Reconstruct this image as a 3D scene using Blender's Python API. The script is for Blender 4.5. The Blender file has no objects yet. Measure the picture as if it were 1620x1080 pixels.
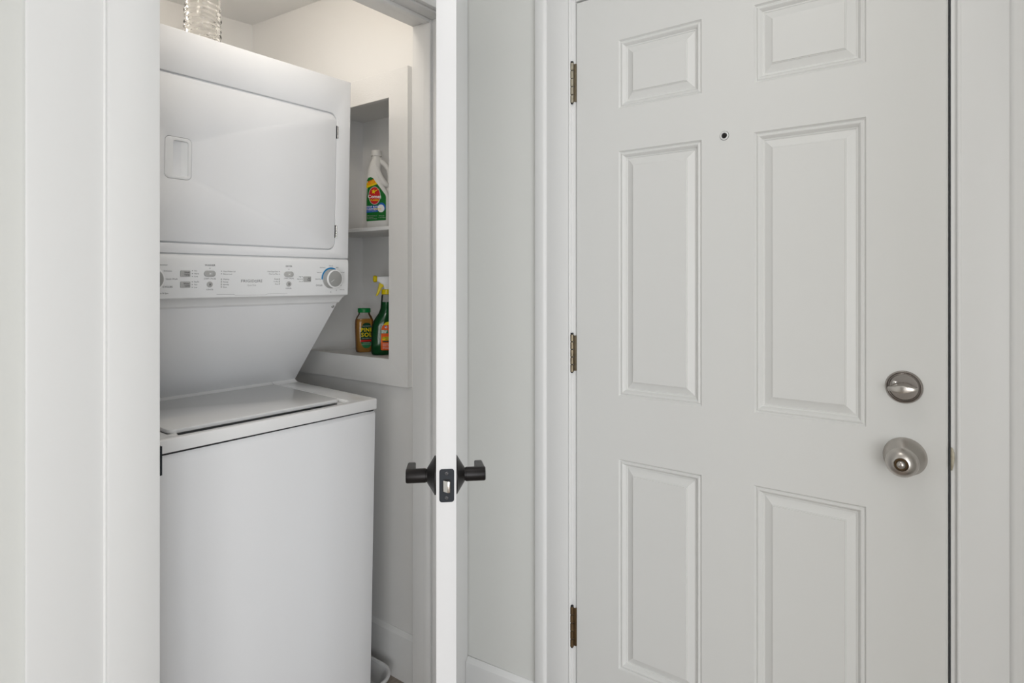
import bpy, bmesh, math
from mathutils import Vector, Matrix
S = bpy.context.scene
C = S.collection

# ------------------------------------------------------------------ camera, world, lights, exposure
cd = bpy.data.cameras.new('camera'); cam = bpy.data.objects.new('camera', cd); C.objects.link(cam)
cd.lens = 21.844; cd.sensor_width = 36; cd.sensor_fit = 'HORIZONTAL'; cd.shift_y = -97 / 1620; cd.clip_start = 0.02
TH = math.radians(37.24)
cam.location = (0, 0, 1.354)
cam.rotation_euler = (math.pi / 2, 0, -(math.pi / 2 - TH))
S.camera = cam
w = bpy.data.worlds.new('world'); S.world = w; w.use_nodes = True
bg = w.node_tree.nodes['Background']; bg.inputs[0].default_value = (0.75, 0.86, 1, 1); bg.inputs[1].default_value = 1.0
def area(name, loc, target, sx, sy, power, col, shape='RECTANGLE', spread=180):
    l = bpy.data.lights.new(name, 'AREA'); l.shape = shape; l.size = sx; l.size_y = sy; l.energy = power; l.color = col
    l.spread = math.radians(spread)
    o = bpy.data.objects.new(name, l); C.objects.link(o); o.location = loc
    o.rotation_euler = (Vector(target) - Vector(loc)).to_track_quat('-Z', 'Y').to_euler(); return o
area('window_daylight', (-1.75, -2.98, 1.05), (-1.75, 0, 1.05), 2.1, 1.9, 70, (0.95, 0.975, 1))
area('side_fill_light', (-2.98, -2.05, 1.05), (0, -2.05, 1.05), 1.5, 1.9, 54, (1, 0.992, 0.968))  # added side window light, placed to brighten closet and room
area('room_fill_light', (-1.2, -1.2, 2.405), (-1.2, -1.2, 0), 0.5, 0.5, 8, (1, 0.985, 0.965), 'DISK')  # added fill from an unseen lamp behind the camera
area('ceiling_lamp_light', (0.78, 0.40, 2.405), (0.78, 0.40, 0), 0.34, 0.34, 1.8, (1, 0.97, 0.92), 'DISK')
for bx_, by_, bz_, be_ in ((0.92, 1.48, 2.30, 2.3), (0.66, 2.00, 2.19, 2.0)):       # unseen warm closet lamp, split in two bulbs for added fill
    pl_ = bpy.data.lights.new('closet_lamp_light', 'POINT'); pl_.energy = be_; pl_.color = (1, 0.905, 0.80); pl_.shadow_soft_size = 0.04
    po_ = bpy.data.objects.new('closet_lamp_light', pl_); C.objects.link(po_); po_.location = (bx_, by_, bz_)
S.view_settings.view_transform = 'Standard'; S.view_settings.look = 'None'
S.view_settings.exposure = 0.0; S.view_settings.gamma = 1.0; S.view_settings.use_curve_mapping = False

# ------------------------------------------------------------------ materials
def mat(name, col, rough=0.5, metal=0.0, bump=0.0, bscale=200.0, var=0.0, vscale=8.0, spec=0.5, trans=0.0, ior=1.45, coat=0.0, stretch=None):
    m = bpy.data.materials.new(name); m.use_nodes = True
    nt = m.node_tree; b = nt.nodes['Principled BSDF']
    b.inputs['Base Color'].default_value = (*col, 1); b.inputs['Roughness'].default_value = rough
    b.inputs['Metallic'].default_value = metal; b.inputs['Specular IOR Level'].default_value = spec
    b.inputs['Transmission Weight'].default_value = trans; b.inputs['IOR'].default_value = ior
    b.inputs['Coat Weight'].default_value = coat
    tc = nt.nodes.new('ShaderNodeTexCoord'); src = tc.outputs['Object']
    if stretch:
        mp = nt.nodes.new('ShaderNodeMapping'); mp.inputs['Scale'].default_value = stretch
        nt.links.new(src, mp.inputs[0]); src = mp.outputs[0]
    if bump:
        n = nt.nodes.new('ShaderNodeTexNoise'); n.inputs['Scale'].default_value = bscale; n.inputs['Detail'].default_value = 3
        bp = nt.nodes.new('ShaderNodeBump'); bp.inputs['Strength'].default_value = bump; bp.inputs['Distance'].default_value = 0.002
        nt.links.new(src, n.inputs['Vector']); nt.links.new(n.outputs['Fac'], bp.inputs['Height']); nt.links.new(bp.outputs[0], b.inputs['Normal'])
    if var:
        n = nt.nodes.new('ShaderNodeTexNoise'); n.inputs['Scale'].default_value = vscale; n.inputs['Detail'].default_value = 4
        r = nt.nodes.new('ShaderNodeMix'); r.data_type = 'RGBA'
        r.inputs[6].default_value = (*[max(0, c * (1 - var)) for c in col], 1); r.inputs[7].default_value = (*[min(1, c * (1 + var)) for c in col], 1)
        nt.links.new(src, n.inputs['Vector']); nt.links.new(n.outputs['Fac'], r.inputs[0]); nt.links.new(r.outputs[2], b.inputs['Base Color'])
    return m
M = {}
M['trim'] = mat('trim_paint', (0.80, 0.802, 0.795), 0.42, bump=0.05, bscale=90)
M['entry'] = mat('entry_door_paint', (0.74, 0.742, 0.726), 0.40, bump=0.06, bscale=120)
M['wall'] = mat('grey_wall_paint', (0.73, 0.735, 0.708), 0.65, bump=0.08, bscale=160)
M['closetwall'] = mat('closet_wall_paint', (0.86, 0.855, 0.84), 0.6, bump=0.08, bscale=160)
M['ceil'] = mat('ceiling_paint', (0.88, 0.88, 0.87), 0.8, bump=0.06, bscale=140)
M['closetdoor'] = mat('white_door_paint', (0.76, 0.76, 0.768), 0.45, bump=0.04, bscale=150)
M['floor'] = mat('wood_floor', (0.34, 0.285, 0.24), 0.45, var=0.5, vscale=9, bump=0.1, bscale=60, stretch=(1, 7, 1))
M['niche'] = mat('niche_paint', (0.86, 0.855, 0.84), 0.5, bump=0.15, bscale=60, stretch=(1, 1, 6))
M['nicheh'] = mat('niche_paint_horizontal_grain', (0.86, 0.855, 0.84), 0.5, bump=0.3, bscale=60, stretch=(1, 1, 9))
M['enamel'] = mat('white_enamel', (0.885, 0.89, 0.90), 0.27, bump=0.012, bscale=500)
M['enamelg'] = mat('glossy_white_enamel', (0.9, 0.9, 0.895), 0.12)
M['plastic'] = mat('white_plastic', (0.885, 0.89, 0.89), 0.36)
M['greyplastic'] = mat('grey_plastic', (0.46, 0.46, 0.45), 0.35)
M['knobface'] = mat('silver_grey_plastic', (0.42, 0.42, 0.41), 0.38, metal=0.25)
M['blue'] = mat('blue_print', (0.0, 0.22, 0.52), 0.5)
M['ink'] = mat('grey_ink', (0.07, 0.07, 0.075), 0.6)
M['inkl'] = mat('pale_grey_ink', (0.36, 0.36, 0.36), 0.6)
M['dark'] = mat('dark_gap', (0.02, 0.02, 0.022), 0.7)
M['black'] = mat('black_bronze', (0.018, 0.016, 0.016), 0.38, metal=0.55, var=0.25, vscale=40)
M['blackplate'] = mat('black_plate', (0.012, 0.015, 0.02), 0.42, metal=0.4)
M['nickel'] = mat('satin_nickel', (0.53, 0.50, 0.47), 0.30, metal=1.0, bump=0.02, bscale=300)
M['nickeld'] = mat('dark_satin_nickel', (0.43, 0.40, 0.38), 0.30, metal=1.0)
M['chrome'] = mat('bright_steel', (0.70, 0.68, 0.65), 0.16, metal=1.0)
M['brass'] = mat('tarnished_brass', (0.24, 0.20, 0.14), 0.42, metal=0.8, var=0.45, vscale=90)
M['brassd'] = mat('rusty_brass', (0.12, 0.075, 0.035), 0.55, metal=0.55, var=0.5, vscale=70)
M['brassw'] = mat('paint_spotted_brass', (0.36, 0.33, 0.26), 0.45, metal=0.6, var=0.4, vscale=110)
M['steel'] = mat('zinc_steel', (0.42, 0.42, 0.42), 0.35, metal=1.0)
M['lens'] = mat('dark_lens', (0.01, 0.008, 0.007), 0.05)
M['jug'] = mat('white_bottle_plastic', (0.82, 0.81, 0.78), 0.35)
M['green'] = mat('green_label', (0.0, 0.15, 0.015), 0.55, spec=0.25)
M['gcap'] = mat('green_cap', (0.0, 0.21, 0.045), 0.4)
M['dgreen'] = mat('dark_green_label', (0.005, 0.05, 0.022), 0.55, spec=0.25)
M['mgreen'] = mat('mid_green_label', (0.03, 0.22, 0.08), 0.55, spec=0.25)
M['yellow'] = mat('yellow_print', (0.88, 0.66, 0.0), 0.55, spec=0.25)
M['ytrig'] = mat('yellow_plastic', (0.83, 0.65, 0.0), 0.35)
M['red'] = mat('red_print', (0.62, 0.012, 0.012), 0.55, spec=0.25)
M['orange'] = mat('orange_print', (0.86, 0.12, 0.012), 0.55, spec=0.25)
M['white'] = mat('white_print', (0.85, 0.85, 0.84), 0.45)
M['bluelabel'] = mat('blue_label', (0.015, 0.12, 0.48), 0.55, spec=0.25)
M['grey'] = mat('silver_print', (0.55, 0.55, 0.52), 0.35)
M['glass'] = mat('clear_glass', (1.0, 0.995, 0.98), 0.02, trans=1.0, ior=1.33)
M['pan'] = mat('white_pan_plastic', (0.88, 0.88, 0.88), 0.35)
M['strip'] = mat('pale_strip_print', (0.70, 0.70, 0.69), 0.5)
M['roomwall'] = mat('darkened_room_wall', (0.34, 0.33, 0.31), 0.7, bump=0.08, bscale=160)  # unseen room walls, darkened to cut bounce light
M['darkscrew'] = mat('dark_screw_metal', (0.09, 0.09, 0.095), 0.4, metal=0.7)
M['caulk'] = mat('white_caulk', (0.86, 0.86, 0.85), 0.4)
def liquid(name, col, t):
    return mat(name, col, 0.06, trans=t, ior=1.2)
M['amber'] = liquid('amber_liquid', (0.86, 0.47, 0.11), 0.8)
M['greenliq'] = liquid('green_liquid', (0.012, 0.17, 0.045), 0.6)
def shell(name, tint, refl):
    m = bpy.data.materials.new(name); m.use_nodes = True; nt = m.node_tree; nt.nodes.clear()
    o = nt.nodes.new('ShaderNodeOutputMaterial'); mx = nt.nodes.new('ShaderNodeMixShader')
    t = nt.nodes.new('ShaderNodeBsdfTransparent'); t.inputs[0].default_value = (*tint, 1)
    g = nt.nodes.new('ShaderNodeBsdfGlossy'); g.inputs['Roughness'].default_value = 0.07
    f = nt.nodes.new('ShaderNodeFresnel'); f.inputs[0].default_value = refl
    nt.links.new(f.outputs[0], mx.inputs[0]); nt.links.new(t.outputs[0], mx.inputs[1]); nt.links.new(g.outputs[0], mx.inputs[2]); nt.links.new(mx.outputs[0], o.inputs[0])
    return m
M['clear'] = shell('clear_bottle_plastic', (0.93, 0.93, 0.92), 1.4)

# ------------------------------------------------------------------ helpers
def finish(bm, name, m, parent=None, shift=None, smooth=40, bev=0.0, seg=2):
    bmesh.ops.remove_doubles(bm, verts=bm.verts, dist=1e-6)
    bmesh.ops.recalc_face_normals(bm, faces=bm.faces)
    if bev:
        es = [e for e in bm.edges if len(e.link_faces) == 2 and e.calc_face_angle(0) > math.radians(35)]
        bmesh.ops.bevel(bm, geom=es, offset=bev, offset_type='OFFSET', segments=seg, profile=0.5, affect='EDGES', clamp_overlap=True)
    me = bpy.data.meshes.new(name)
    if shift is not None: bmesh.ops.translate(bm, vec=-Vector(shift), verts=bm.verts)
    bm.to_mesh(me); bm.free()
    if smooth:
        me.shade_smooth(); me.set_sharp_from_angle(angle=math.radians(smooth))
    me.materials.append(M[m] if isinstance(m, str) else m)
    o = bpy.data.objects.new(name, me); C.objects.link(o)
    if parent is not None: o.parent = parent
    return o
def box(bm, x0, x1, y0, y1, z0, z1):
    v = [bm.verts.new(p) for p in ((x0,y0,z0),(x1,y0,z0),(x1,y1,z0),(x0,y1,z0),(x0,y0,z1),(x1,y0,z1),(x1,y1,z1),(x0,y1,z1))]
    for f in ((0,3,2,1),(4,5,6,7),(0,1,5,4),(1,2,6,5),(2,3,7,6),(3,0,4,7)): bm.faces.new([v[i] for i in f])
    return v
def prism(bm, poly, fn, a, b):
    """poly 2D, fn(p, t) -> 3D, extruded from t=a to t=b"""
    A = [bm.verts.new(fn(p, a)) for p in poly]; B = [bm.verts.new(fn(p, b)) for p in poly]
    n = len(poly)
    bm.faces.new(A); bm.faces.new(B[::-1])
    for i in range(n): bm.faces.new((A[i], A[(i+1) % n], B[(i+1) % n], B[i]))
def alongX(p, t): return (t, p[0], p[1])
def alongY(p, t): return (p[0], t, p[1])
def alongZ(p, t): return (p[0], p[1], t)
def rrect(x0, x1, y0, y1, r, n=6):
    out = []
    for cx, cy, a in ((x1-r,y1-r,0),(x0+r,y1-r,90),(x0+r,y0+r,180),(x1-r,y0+r,270)):
        for i in range(n+1):
            t = math.radians(a + 90*i/n); out.append((cx + r*math.cos(t), cy + r*math.sin(t)))
    return out
def circ(cx, cy, r, n=24, ry=None):
    return [(cx + r*math.cos(2*math.pi*i/n), cy + (ry or r)*math.sin(2*math.pi*i/n)) for i in range(n)]
def plate_holes(bm, outer, holes, fn, a, b):
    """flat plate with holes, thickness from t=a to t=b"""
    loops = []
    for poly in [outer] + holes:
        vs = [bm.verts.new(fn(p, a)) for p in poly]
        loops.append([bm.edges.new((vs[i], vs[(i+1) % len(vs)])) for i in range(len(vs))])
    es = [e for l in loops for e in l]
    r = bmesh.ops.triangle_fill(bm, use_beauty=True, use_dissolve=False, edges=es)
    fs = [g for g in r['geom'] if isinstance(g, bmesh.types.BMFace)]
    ex = bmesh.ops.extrude_face_region(bm, geom=fs)
    vs = [g for g in ex['geom'] if isinstance(g, bmesh.types.BMVert)]
    d = Vector(fn((0, 0), b)) - Vector(fn((0, 0), a))
    bmesh.ops.translate(bm, vec=d, verts=vs)
def lathe(bm, prof, org, axis, seg=32, cap=True):
    """prof: list of (r, d) ; d along axis from org"""
    ax = Vector(axis).normalized(); e1 = ax.orthogonal().normalized(); e2 = ax.cross(e1); org = Vector(org)
    rings = []
    for r, d in prof:
        if r < 1e-6: rings.append([bm.verts.new(org + ax*d)])
        else: rings.append([bm.verts.new(org + ax*d + (e1*math.cos(2*math.pi*i/seg) + e2*math.sin(2*math.pi*i/seg))*r) for i in range(seg)])
    for A, B in zip(rings, rings[1:]):
        for i in range(seg):
            j = (i+1) % seg
            q = [A[0 if len(A) == 1 else i], A[0 if len(A) == 1 else j], B[0 if len(B) == 1 else j], B[0 if len(B) == 1 else i]]
            q2 = []
            for v in q:
                if v not in q2: q2.append(v)
            if len(q2) > 2: bm.faces.new(q2)
    for R in (rings[0], rings[-1]):
        if cap and len(R) > 1: bm.faces.new(R)
def tube(bm, pts, rad, seg=12, flat=1.0):
    pts = [Vector(p) for p in pts]; rings = []
    for i, p in enumerate(pts):
        t = (pts[min(i+1, len(pts)-1)] - pts[max(i-1, 0)]).normalized()
        e1 = t.cross(Vector((0.3, 1, 0.1))).normalized(); e2 = t.cross(e1)
        r = rad[i] if isinstance(rad, (list, tuple)) else rad
        rings.append([bm.verts.new(p + (e1*math.cos(2*math.pi*k/seg) + e2*math.sin(2*math.pi*k/seg)*flat)*r) for k in range(seg)])
    for A, B in zip(rings, rings[1:]):
        for k in range(seg): bm.faces.new((A[k], A[(k+1) % seg], B[(k+1) % seg], B[k]))
    bm.faces.new(rings[0]); bm.faces.new(rings[-1])
def thing(name, loc=(0,0,0), rot=(0,0,0), label=None, cat=None, kind=None, group=None):
    o = bpy.data.objects.new(name, None); C.objects.link(o); o.location = loc; o.rotation_euler = rot
    o.empty_display_size = 0.05
    tag(o, label, cat, kind, group); return o
def tag(o, label=None, cat=None, kind=None, group=None):
    if label: o['label'] = label
    if cat: o['category'] = cat
    if kind: o['kind'] = kind
    if group: o['group'] = group
    return o
def struct(name, bm, m, bev=0.0, label=None, smooth=40, seg=2):
    o = finish(bm, name, m, bev=bev, smooth=smooth, seg=seg); o['kind'] = 'structure'
    if label: o['label'] = label
    return o
def decal(polys, fn, name, m, parent, step=0.006):
    """flat print cut from 2D polygons, laid on a surface by fn(x, y)"""
    bm = bmesh.new()
    for poly in polys:
        bm.faces.new([bm.verts.new((p[0], p[1], 0)) for p in poly])
    if step:
        xs = [v.co.x for v in bm.verts]; ys = [v.co.y for v in bm.verts]
        for ax, lo, hi in ((0, min(xs), max(xs)), (1, min(ys), max(ys))):
            k = lo + step
            while k < hi:
                co = Vector((k, 0, 0)) if ax == 0 else Vector((0, k, 0)); no = Vector((1, 0, 0)) if ax == 0 else Vector((0, 1, 0))
                bmesh.ops.bisect_plane(bm, geom=bm.verts[:] + bm.edges[:] + bm.faces[:], plane_co=co, plane_no=no); k += step
    for v in bm.verts: v.co = Vector(fn(v.co.x, v.co.y))
    return finish(bm, name, m, parent, smooth=0)
_txt = {}
def text_mesh(body, size, align='LEFT', bold=0.0, sx=1.0):
    cu = bpy.data.curves.new('t', 'FONT'); cu.body = body; cu.size = size; cu.align_x = align; cu.align_y = 'CENTER'
    cu.resolution_u = 2; cu.offset = bold; cu.space_character = 1.12 if body.isupper() and size > 0.005 else 1.0
    ob = bpy.data.objects.new('t', cu)
    me = bpy.data.meshes.new_from_object(ob)
    bpy.data.objects.remove(ob); bpy.data.curves.remove(cu)
    vs = [(v.co.x * sx, v.co.y) for v in me.vertices]; fs = [tuple(p.vertices) for p in me.polygons]
    bpy.data.meshes.remove(me); return vs, fs
def letters(items, fn, name, m, parent):
    """items: (body, x, y, size, align, bold, rot)"""
    for it in items:
        body, x, y, size = it[:4]; al = it[4] if len(it) > 4 else 'LEFT'; bold = it[5] if len(it) > 5 else 0.0; rot = it[6] if len(it) > 6 else 0.0
        vs, fs = text_mesh(body, size, al, bold); c, s = math.cos(rot), math.sin(rot)
        me = bpy.data.meshes.new(name); me.from_pydata([tuple(fn(x + a*c - d*s, y + a*s + d*c)) for a, d in vs], [], fs); me.materials.append(M[m])
        o = bpy.data.objects.new(name, me); C.objects.link(o); o.parent = parent

# ================================================================== THE SETTING
WX = 1.457     # closet side wall / hallway wall face
WY = 1.297     # hall side of the closet front wall
XD = 1.478     # face of the entry door
bm = bmesh.new(); box(bm, -3, 1.9, -3, 2.7, -0.05, 0); struct('floor', bm, 'floor', label='brown wood-look floor')
bm = bmesh.new(); box(bm, -3.1, 1.9, -3.1, 1.36, 2.44, 2.5); struct('ceiling', bm, 'ceil')
# closet ceiling, a little out of level
bm = bmesh.new()
zc = lambda x, y: 2.454 - 0.050 * (2.516 - y) - 0.055 * (WX - x)
vs = [bm.verts.new((x, y, zc(x, y))) for x, y in ((0.40, 1.40), (1.62, 1.40), (1.62, 2.60), (0.40, 2.60))]
vt = [bm.verts.new((v.co.x, v.co.y, 2.56)) for v in vs]
bm.faces.new(vs[::-1]); bm.faces.new(vt)
for i in range(4): bm.faces.new((vs[i], vs[(i+1) % 4], vt[(i+1) % 4], vt[i]))
struct('ceiling_closet', bm, 'ceil')
# closet front wall (with the door opening)
JL, JR, HEAD = 0.555, 1.360, 2.146
bm = bmesh.new()
box(bm, -3.1, JL - 0.019, WY, 1.411, 0, 2.56); box(bm, JR + 0.019, WX, WY, 1.411, 0, 2.56); box(bm, JL - 0.019, JR + 0.019, WY, 1.411, HEAD + 0.019, 2.56)
struct('wall_front', bm, 'wall')
bm = bmesh.new(); box(bm, 0.40, 0.47, 1.411, 2.58, 0, 2.56); struct('wall_closet_left', bm, 'closetwall')
bm = bmesh.new(); box(bm, 0.40, 1.75, 2.516, 2.58, 0, 2.56); struct('wall_closet_back', bm, 'closetwall')
# closet side wall with the recessed niche
NY0, NY1, NZ0, NZ1 = 1.623, 2.090, 1.083, 1.979
bm = bmesh.new()
plate_holes(bm, [(1.411, 0), (2.58, 0), (2.58, 2.56), (1.411, 2.56)], [[(NY0, NZ0), (NY0, NZ1), (NY1, NZ1), (NY1, NZ0)]], alongX, WX, 1.473)
wr = struct('wall_closet_right', bm, 'closetwall', smooth=0)
bm = bmesh.new()   # lining of the niche
NB, IY0, IZ0, IZ1 = 1.707, 1.610, 1.072, 2.017
for b in ((NB, NB + 0.012, IY0 - 0.012, NY1 + 0.012, IZ0 - 0.012, IZ1 + 0.012), (1.473, NB, NY1, NY1 + 0.012, IZ0 - 0.012, IZ1 + 0.012), (1.473, NB, IY0 - 0.012, IY0, IZ0 - 0.012, IZ1 + 0.012),
          (1.473, NB, IY0, NY1, IZ1, IZ1 + 0.012), (1.473, NB, IY0, NY1, IZ0 - 0.012, IZ0)): box(bm, *b)
finish(bm, 'niche_lining', 'niche', wr)
# entry wall, slightly out of square beside the closet
bm = bmesh.new()
DY0, DY1, DT = 0.0565, 0.9005, 2.121        # entry door slab
JO0, JO1, JT = DY0 - 0.0045, DY1 + 0.003, DT + 0.004   # faces of its jambs
prism(bm, [(WX, 1.42), (WX, WY), (XD, 1.03), (XD, JO1 + 0.019), (1.62, JO1 + 0.019), (1.62, 1.42)], alongZ, 0, 2.5)
prism(bm, [(XD, JO0 - 0.019), (XD, -3.1), (1.62, -3.1), (1.62, JO0 - 0.019)], alongZ, 0, 2.5)
prism(bm, [(XD, JO1 + 0.019), (XD, JO0 - 0.019), (1.62, JO0 - 0.019), (1.62, JO1 + 0.019)], alongZ, JT + 0.019, 2.5)
struct('wall_right', bm, 'wall')
# short unseen wall added right of the frame to shade the entry door
bm = bmesh.new(); box(bm, 0.78, 1.60, -0.50, -0.40, 0, 2.44); struct('wall_added_shade', bm, 'wall')
# room behind the camera, with a back window opening and an added side one for fill light
bm = bmesh.new(); plate_holes(bm, [(-3.1, 0), (1.6, 0), (1.6, 2.5), (-3.1, 2.5)], [[(-2.8, 0.10), (-2.8, 2.00), (-0.7, 2.00), (-0.7, 0.10)]], alongY, -3.0, -3.1)
struct('wall_back', bm, 'roomwall', smooth=0)
bm = bmesh.new(); plate_holes(bm, [(-3.1, 0), (1.411, 0), (1.411, 2.5), (-3.1, 2.5)], [[(-2.8, 0.10), (-2.8, 2.0), (-1.3, 2.0), (-1.3, 0.10)]], alongX, -3.0, -3.1)
struct('wall_left', bm, 'roomwall', smooth=0)
for n, (fn, a0, a1, z0, z1, t) in enumerate(((alongY, -2.8, -0.7, 0.10, 2.00, -3.0), (alongX, -2.8, -1.3, 0.10, 2.0, -3.0))):
    bm = bmesh.new(); mid = (a0 + a1) / 2
    plate_holes(bm, [(a0, z0), (a1, z0), (a1, z1), (a0, z1)], [[(a0+.05, z0+.05), (mid-.03, z0+.05), (mid-.03, z1-.05), (a0+.05, z1-.05)], [(mid+.03, z0+.05), (a1-.05, z0+.05), (a1-.05, z1-.05), (mid+.03, z1-.05)]], fn, t - 0.10, t - 0.04)
    struct('window_%d' % (n + 1), bm, 'trim', smooth=0)  # unseen frames; the side one is added to carry fill light

# closet door frame: jambs, stops, casing
tr = thing('trim_1', (JL, WY, 0), kind='structure', label='white painted door frame of the laundry closet')
def tpart(name, b, m='trim', bev=0.0015, seg=2, parent=tr, root=None):
    bm = bmesh.new(); box(bm, *b); return finish(bm, name, m, parent, shift=(root or parent).location, bev=bev, seg=seg)
JB = 1.425
tpart('jamb', (JL - 0.019, JL, WY, JB, 0, HEAD + 0.019)); jr = tpart('jamb', (JR, JR + 0.019, WY, JB, 0, HEAD + 0.019)); tpart('jamb', (JL, JR, WY, JB, HEAD, HEAD + 0.019))
tpart('door_stop', (JL, JL + 0.011, 1.338, 1.365, 0, HEAD)); tpart('door_stop', (JR - 0.011, JR, 1.338, 1.365, 0, HEAD), bev=0.002); tpart('door_stop', (JL + 0.011, JR - 0.011, 1.338, 1.365, HEAD - 0.011, HEAD), bev=0.002)
CF = WY - 0.018
tpart('casing', (0.4585, JL - 0.0055, CF, WY, 0, HEAD + 0.094), bev=0.0022); tpart('casing', (JR + 0.006, WX - 0.001, CF, WY, 0, HEAD + 0.094), bev=0.0022)
tpart('casing', (JL - 0.0055, JR + 0.006, CF, WY, HEAD + 0.006, HEAD + 0.094), bev=0.0022)
bm = bmesh.new(); tube(bm, [(0.4565, WY - 0.0085, 0), (0.4565, WY - 0.0085, 2.24)], 0.0026, 8); finish(bm, 'caulk_bead', 'caulk', tr, shift=tr.location)
bm = bmesh.new(); box(bm, 0.338, 0.4582, WY - 0.009, WY, 0, 2.44); struct('trim_2', bm, 'trim', bev=0.003, seg=3, label='flat white board beside the left casing of the laundry closet')
# strike plate for the black latch, let into the left jamb
LZ = 0.999
bm = bmesh.new()
plate_holes(bm, [(1.2895, LZ - 0.0285), (1.326, LZ - 0.0285), (1.326, LZ + 0.0285), (1.2895, LZ + 0.0285)], [[(1.302, LZ - 0.014), (1.302, LZ + 0.014), (1.317, LZ + 0.014), (1.317, LZ - 0.014)]], alongX, JL - 0.0008, JL + 0.0012)
box(bm, JL - 0.004, JL + 0.0012, 1.2865, 1.2897, LZ - 0.0285, LZ + 0.0285)
tag(finish(bm, 'strike_plate', 'blackplate', tr, shift=tr.location), 'black strike plate on the left jamb')

# entry door frame
te = thing('trim_3', (XD, DY1, 0), kind='structure', label='white painted frame and casing of the entry door')
def epart(name, b, m='trim', bev=0.0015, seg=2): return tpart(name, b, m, bev, seg, te)
epart('jamb', (XD, 1.62, JO1, JO1 + 0.019, 0, JT + 0.019)); epart('jamb', (XD, 1.62, JO0 - 0.019, JO0, 0, JT + 0.019)); epart('jamb', (XD, 1.62, JO0, JO1, JT, JT + 0.019))
epart('door_stop', (1.524, 1.60, JO1 - 0.013, JO1, 0, JT)); epart('door_stop', (1.524, 1.60, JO0, JO0 + 0.013, 0, JT)); epart('door_stop', (1.524, 1.60, JO0 + .013, JO1 - .013, JT - 0.013, JT))
def casing_profile(s):      # from the reveal outwards: bead, flat, groove, back band
    return [(0, 0), (0, 0.0085), (0.0012, 0.0102), (0.0035, 0.0108), (0.0058, 0.0100), (0.0068, 0.0090), (0.0085, 0.0095), (0.0770, 0.0105), (0.0790, 0.0095), (0.0805, 0.0135), (0.0835, 0.0165), (0.0880, 0.0178), (0.1130, 0.0178), (0.1150, 0.0165), (0.1160, 0.0140), (0.1160, 0)]
CI1, CI0, CT = 0.9136, 0.0418, JT + 0.009
for y, s in ((CI1, 1), (CI0, -1)):
    bm = bmesh.new()
    prism(bm, [(XD - d, y + s*o) for o, d in casing_profile(1)], alongZ, 0, CT + 0.1)
    finish(bm, 'casing', 'trim', te, shift=te.location, smooth=50)
bm = bmesh.new(); prism(bm, [(XD - d, CT + o) for o, d in casing_profile(1)], lambda p, t: (p[0], t, p[1]), CI0, CI1); finish(bm, 'casing', 'trim', te, shift=te.location, smooth=50)
# chipped strike of the entry lock
bm = bmesh.new()
pl = [(0.0495, 0.985), (0.0478, 0.992), (0.0465, 1.000), (0.0456, 1.009), (0.0462, 1.019), (0.0480, 1.026), (0.0497, 1.029), (0.0520, 1.029), (0.0520, 0.985)]
prism(bm, pl, alongX, XD - 0.0032, XD + 0.012)
tag(finish(bm, 'strike_plate', 'brassw', te, shift=te.location, bev=0.0006), 'worn metal strike plate by the door knob')

# baseboards
def base_profile(h, t=0.013): return [(0, 0), (-t, 0), (-t, h - 0.014), (-t + 0.010, h), (0, h)]
bm = bmesh.new(); prism(bm, [(WX + a, b) for a, b in base_profile(0.165)], lambda p, t: (p[0], t, p[1]), 1.425, 2.516); struct('baseboard_closet', bm, 'trim', bev=0.001)
bm = bmesh.new()
A = [bm.verts.new((WX + a, WY - 0.019, b)) for a, b in base_profile(0.187)]; B = [bm.verts.new((XD + 0.001 + a, 1.028, b)) for a, b in base_profile(0.187)]
bm.faces.new(A); bm.faces.new(B[::-1])
for i in range(5): bm.faces.new((A[i], A[(i+1) % 5], B[(i+1) % 5], B[i]))
struct('baseboard_right', bm, 'trim', bev=0.001)

# niche frame: four mitred boards
tn = thing('trim_4', (WX, 1.856, 0.99), kind='structure', label='white wooden frame around the recessed shelf niche')
f0, f1, g0, g1 = NY0 - 0.093, NY1 + 0.093, 0.995, 2.070
FX = WX - 0.019
for nm, poly, m in (('board', [(f0, g0), (NY0, NZ0), (NY0, NZ1), (f0, g1)], 'niche'), ('board', [(f1, g0), (f1, g1), (NY1, NZ1), (NY1, NZ0)], 'niche'),
                 ('board', [(f0, g0), (f1, g0), (NY1, NZ0), (NY0, NZ0)], 'nicheh'), ('board', [(f0, g1), (NY0, NZ1), (NY1, NZ1), (f1, g1)], 'nicheh')):
    bm = bmesh.new(); prism(bm, poly, alongX, FX, WX + 0.001); finish(bm, nm, m, tn, shift=tn.location, bev=0.0003, seg=1)
bm = bmesh.new(); box(bm, 1.474, NB, IY0, NY1, 1.5313, 1.5445)
tag(finish(bm, 'niche_shelf', 'niche', bev=0.001), 'thin white wooden shelf board across the middle of the wall niche', 'shelf')

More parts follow.
